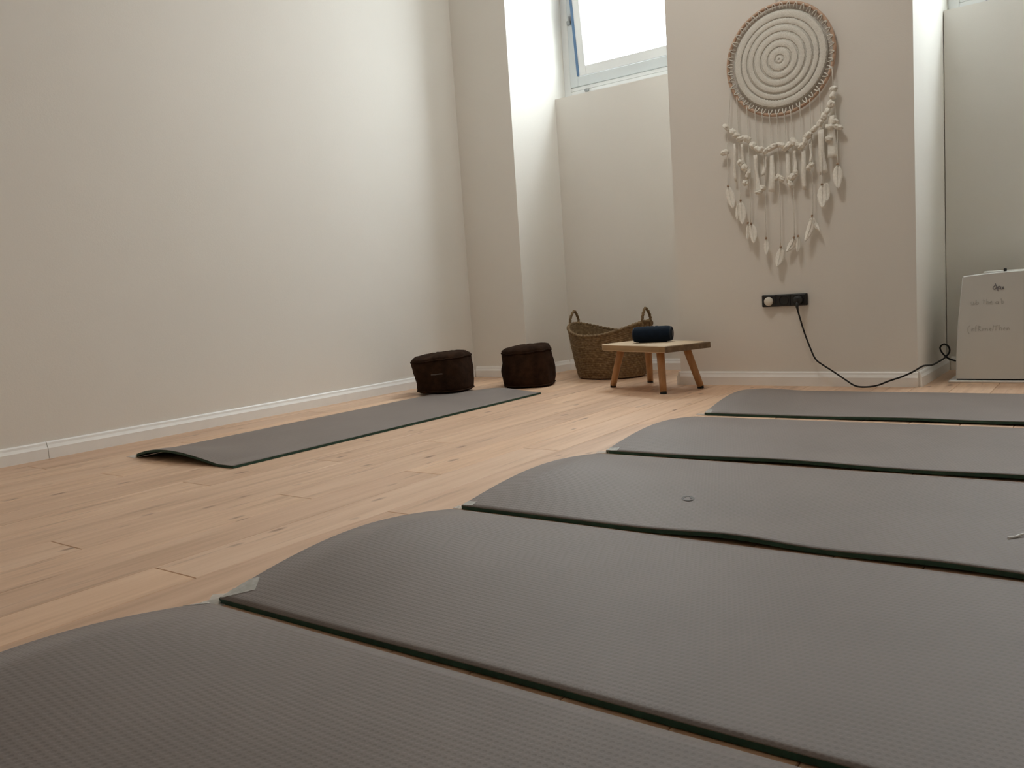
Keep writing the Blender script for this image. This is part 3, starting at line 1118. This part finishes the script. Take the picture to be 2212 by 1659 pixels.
FT = FEATOP + [(-1.428, 0.838), (-1.384, 0.739), (-1.159, 0.662), (-1.107, 0.737), (-1.037, 0.880)]
FB = [(-1.460, 0.816), (-1.410, 0.742), (-1.348, 0.655), (-1.301, 0.595), (-1.251, 0.537), (-1.206, 0.599), (-1.118, 0.638), (-1.053, 0.775), (-0.995, 0.850), (-1.440, 0.766), (-1.393, 0.671), (-1.167, 0.596), (-1.075, 0.678), (-1.039, 0.802)]
FW = [0.046, 0.046, 0.042, 0.028, 0.044, 0.036, 0.036, 0.050, 0.046, 0.022, 0.022, 0.024, 0.028, 0.034]
for i, ((xa, za), (xb, zb), wd) in enumerate(zip(FT, FB, FW)):
    feather(xa, za, xb, zb, wd, i)
for x_, z_ in [(-1.471, 0.922), (-1.414, 0.850), (-1.384, 0.747), (-1.369, 0.742), (-1.303, 0.671), (-1.238, 0.625), (-1.179, 0.662), (-1.160, 0.667), (-1.098, 0.748), (-1.053, 0.876), (-0.987, 0.952)]:
    bm = bmesh.new()
    bmesh.ops.create_uvsphere(bm, u_segments=10, v_segments=8, radius=0.0052)
    bmesh.ops.translate(bm, verts=bm.verts, vec=P2(x_, z_, -0.011))
    obj('bead', bm, 'bead', dc, True)


# ------------------------------------------------------------------ outlet strip, cord, white appliance
OX0, OX1, OZ0, OZ1 = -1.337, -1.133, 0.361, 0.415
ot = thing('wall_outlet', 'black triple wall outlet on the pier below the wall hanging', 'outlet', ((OX0 + OX1) / 2, 3.78, OZ0))
cx, w2, hh = (OX0 + OX1) / 2, (OX1 - OX0) / 2, OZ1 - OZ0
obj('frame', B(-w2, w2, -0.013, 0.0, 0, hh, bev=0.003), 'black', ot)
for k in range(3):
    xx = -w2 + (k + 0.5) * (2 * w2 / 3)
    ins = obj('socket', B(xx - 0.0285, xx + 0.0285, -0.017, -0.012, 0.003, hh - 0.003, bev=0.002), 'black', ot)
    if k == 0:
        bm = Lt([(0, 0.011), (0.017, 0.011), (0.0195, 0.008), (0.0195, 0.0)], 28, 'Y')
        for v in bm.verts: v.co = V((v.co.x + xx, -0.017 - v.co.y, v.co.z + hh / 2 - 0.002))
        c_ = obj('socket_cover', bm, 'cover', ins, True)
        c_['label'] = 'round ivory socket cover'
    else:
        bm = bmesh.new()
        tube(bm, [V((xx + 0.0205 * math.cos(2 * PI * i / 28), -0.0175, hh / 2 + 0.0205 * math.sin(2 * PI * i / 28))) for i in range(28)], 0.0018, 6, True)
        obj('socket_rim', bm, 'rubber', ins, True)

cb = thing('power_cord', 'black power cord hanging from the outlet to the white appliance', 'cord', (-1.165, 3.74, 0.388))
o0 = V(cb.location)
plug = Lt([(0, 0.034), (0.012, 0.034), (0.017, 0.028), (0.0185, 0.006), (0.0185, 0.0)], 20, 'Y')
for v in plug.verts: v.co = V((v.co.x - 0.002, 0.022 - v.co.y, v.co.z))
obj('plug', plug, 'black', cb, True)
obj('strain_relief', T([V((-0.002, -0.004, -0.010)), V((-0.003, -0.006, -0.03)), V((0.0, -0.006, -0.046))], lambda t: 0.0085 - 0.004 * t, 10), 'black', cb, True)
pts = [(-1.166, 3.734, 0.345), (-1.158, 3.736, 0.31), (-1.139, 3.738, 0.238), (-1.117, 3.738, 0.175), (-1.095, 3.738, 0.124), (-1.062, 3.736, 0.097), (-1.024, 3.732, 0.073), (-0.975, 3.720, 0.042),
       (-0.925, 3.708, 0.012), (-0.880, 3.704, 0.0075), (-0.835, 3.712, 0.014), (-0.790, 3.724, 0.032), (-0.742, 3.738, 0.049), (-0.700, 3.744, 0.070), (-0.668, 3.762, 0.090), (-0.650, 3.86, 0.084), (-0.640, 3.955, 0.088), (-0.628, 4.035, 0.098),
       (-0.618, 4.075, 0.118), (-0.622, 4.082, 0.140), (-0.640, 4.085, 0.152), (-0.655, 4.085, 0.140), (-0.652, 4.080, 0.122), (-0.632, 4.070, 0.098), (-0.612, 4.062, 0.086), (-0.590, 4.056, 0.080)]
obj('cable', T(catmull([V(q) - o0 for q in pts], 7), 0.0037, 8), 'rubber', cb, True)

AX0, AX1, AY, AD = -0.574, 0.050, 3.940, 0.34
ap = thing('floor_appliance', 'white freestanding panel appliance with curved top and faint handwriting', 'appliance', ((AX0 + AX1) / 2, AY, 0))
aw = (AX1 - AX0) / 2
prof = []
for k in range(25):
    f = k / 24
    xx = -1 + 2 * f
    prof.append((xx * (aw - 0.030), 0.446 + 0.012 * (1 - abs(xx) ** 2.2)))
outl = [(-aw, 0.016), (-aw + 0.001, 0.10), (-aw + 0.008, 0.24)] + [(-aw + 0.026, 0.436)] + prof + [(aw - 0.026, 0.436), (aw - 0.008, 0.24), (aw - 0.001, 0.10), (aw, 0.016)]
bm = bmesh.new()
rings = []
for ins, y_ in ((0.004, 0.0), (0.0, 0.004), (0.0, AD - 0.004), (0.006, AD)):
    rings.append([bm.verts.new((x_ * (1 - ins / aw), y_, z_ if z_ < 0.05 else z_ - ins)) for x_, z_ in outl])
n = len(outl)
for A, C in zip(rings, rings[1:]):
    for i in range(n):
        bm.faces.new((A[i], A[(i + 1) % n], C[(i + 1) % n], C[i]))
bm.faces.new(rings[0])
bm.faces.new(rings[-1][::-1])
obj('body', bm, 'appl', ap)
obj('top_grille', B(-aw * 0.7, aw * 0.7, 0.09, AD - 0.05, 0.4535, 0.459, bev=0.001), 'applbase', ap)
obj('control_knob', Lt([(0, 0.0), (0.006, 0.0), (0.006, 0.010), (0.004, 0.013), (0, 0.013)], 14), 'rubber', ap, True).location = (-0.135, 0.055, 0.455)
obj('base_gap', B(-aw + 0.002, aw - 0.002, 0.008, AD - 0.008, 0.008, 0.018), 'rubber', ap)
obj('base_plate', B(-aw - 0.028, aw + 0.028, -0.012, AD + 0.02, 0.0, 0.010, bev=0.003), 'applbase', ap)


def scrawl(name, strokes, x0, z0, s, r_, mat, label):
    bm = bmesh.new()
    for stx in strokes:
        tube(bm, catmull([(x0 + u * s, -0.0006, z0 + v * s) for u, v in stx], 4), r_, 5)
    o = obj(name, bm, mat, ap)
    o['label'] = label


# short dark word near the top: a tall round letter, a descender letter, a low arch
ox = -(AX0 + AX1) / 2
scrawl('dark_writing', [
    [(0.55, 0.95), (0.25, 0.75), (0.0, 0.35), (0.15, 0.05), (0.5, 0.15), (0.65, 0.6), (0.5, 1.1), (0.4, 1.3)],
    [(0.75, 0.6), (0.85, 0.1), (0.95, -0.45), (0.9, 0.2), (1.1, 0.65), (1.4, 0.5), (1.3, 0.1), (0.95, 0.1)],
    [(1.5, 0.6), (1.5, 0.1), (1.75, 0.05), (1.95, 0.55), (1.95, 0.05), (2.15, 0.1)],
], ox - 0.435, 0.385, 0.0185, 0.0017, 'ink', 'short dark handwritten word')
scrawl('faint_writing', [
    [(0, 0.7), (0.1, 0.1), (0.45, 0.1), (0.55, 0.7), (0.6, 0.1), (0.9, 0.4)],
    [(1.1, 1.2), (1.1, 0.1), (1.5, 0.2), (1.45, 0.65), (1.1, 0.6)],
    [(2.6, 1.3), (2.6, 0.1)], [(2.4, 0.9), (2.9, 0.95)],
    [(3.2, 1.3), (3.15, 0.1), (3.3, 0.65), (3.6, 0.6), (3.6, 0.1)],
    [(3.9, 0.4), (4.3, 0.5), (4.2, 0.75), (3.95, 0.5), (4.0, 0.1), (4.4, 0.15)],
    [(5.6, 0.6), (5.2, 0.6), (5.1, 0.2), (5.5, 0.1), (5.65, 0.6), (5.7, 0.1)], [(6.0, 1.3), (6.2, 1.0)],
    [(6.3, 1.3), (6.3, 0.1), (6.7, 0.2), (6.6, 0.65), (6.3, 0.5)],
], ox - 0.515, 0.325, 0.0175, 0.0011, 'fade', 'first line of faint handwriting')
scrawl('faint_writing', [
    [(0.3, 1.2), (0.0, 0.8), (0.0, 0.0), (0.2, -0.4)],
    [(0.6, 0.6), (0.65, 0.1), (0.8, 0.6), (1.0, 0.55), (1.0, 0.1)],
    [(1.5, 1.2), (1.3, 1.0), (1.3, 0.0)], [(1.15, 0.6), (1.6, 0.65)],
    [(1.8, 1.1), (1.8, 0.1)], [(1.8, 1.1), (2.2, 0.9), (1.8, 0.6), (2.25, 0.1)],
    [(2.5, 0.6), (2.5, 0.1), (2.6, 0.55), (2.9, 0.5), (2.9, 0.1), (3.05, 0.55), (3.3, 0.5), (3.35, 0.1)],
    [(3.6, 0.35), (3.95, 0.45), (3.8, 0.65), (3.6, 0.3), (3.9, 0.08)],
    [(4.3, 1.2), (4.15, 0.1)], [(4.4, 1.0), (5.1, 1.05)], [(4.75, 1.05), (4.7, 0.1)],
    [(5.3, 1.2), (5.25, 0.1), (5.4, 0.6), (5.65, 0.55), (5.65, 0.1)],
    [(5.95, 0.4), (6.3, 0.45), (6.15, 0.65), (5.95, 0.35), (6.25, 0.1)],
    [(6.55, 0.6), (6.55, 0.1), (6.7, 0.6), (6.95, 0.5), (6.95, 0.1)],
], ox - 0.527, 0.214, 0.0215, 0.0012, 'fade', 'second line of faint handwriting')
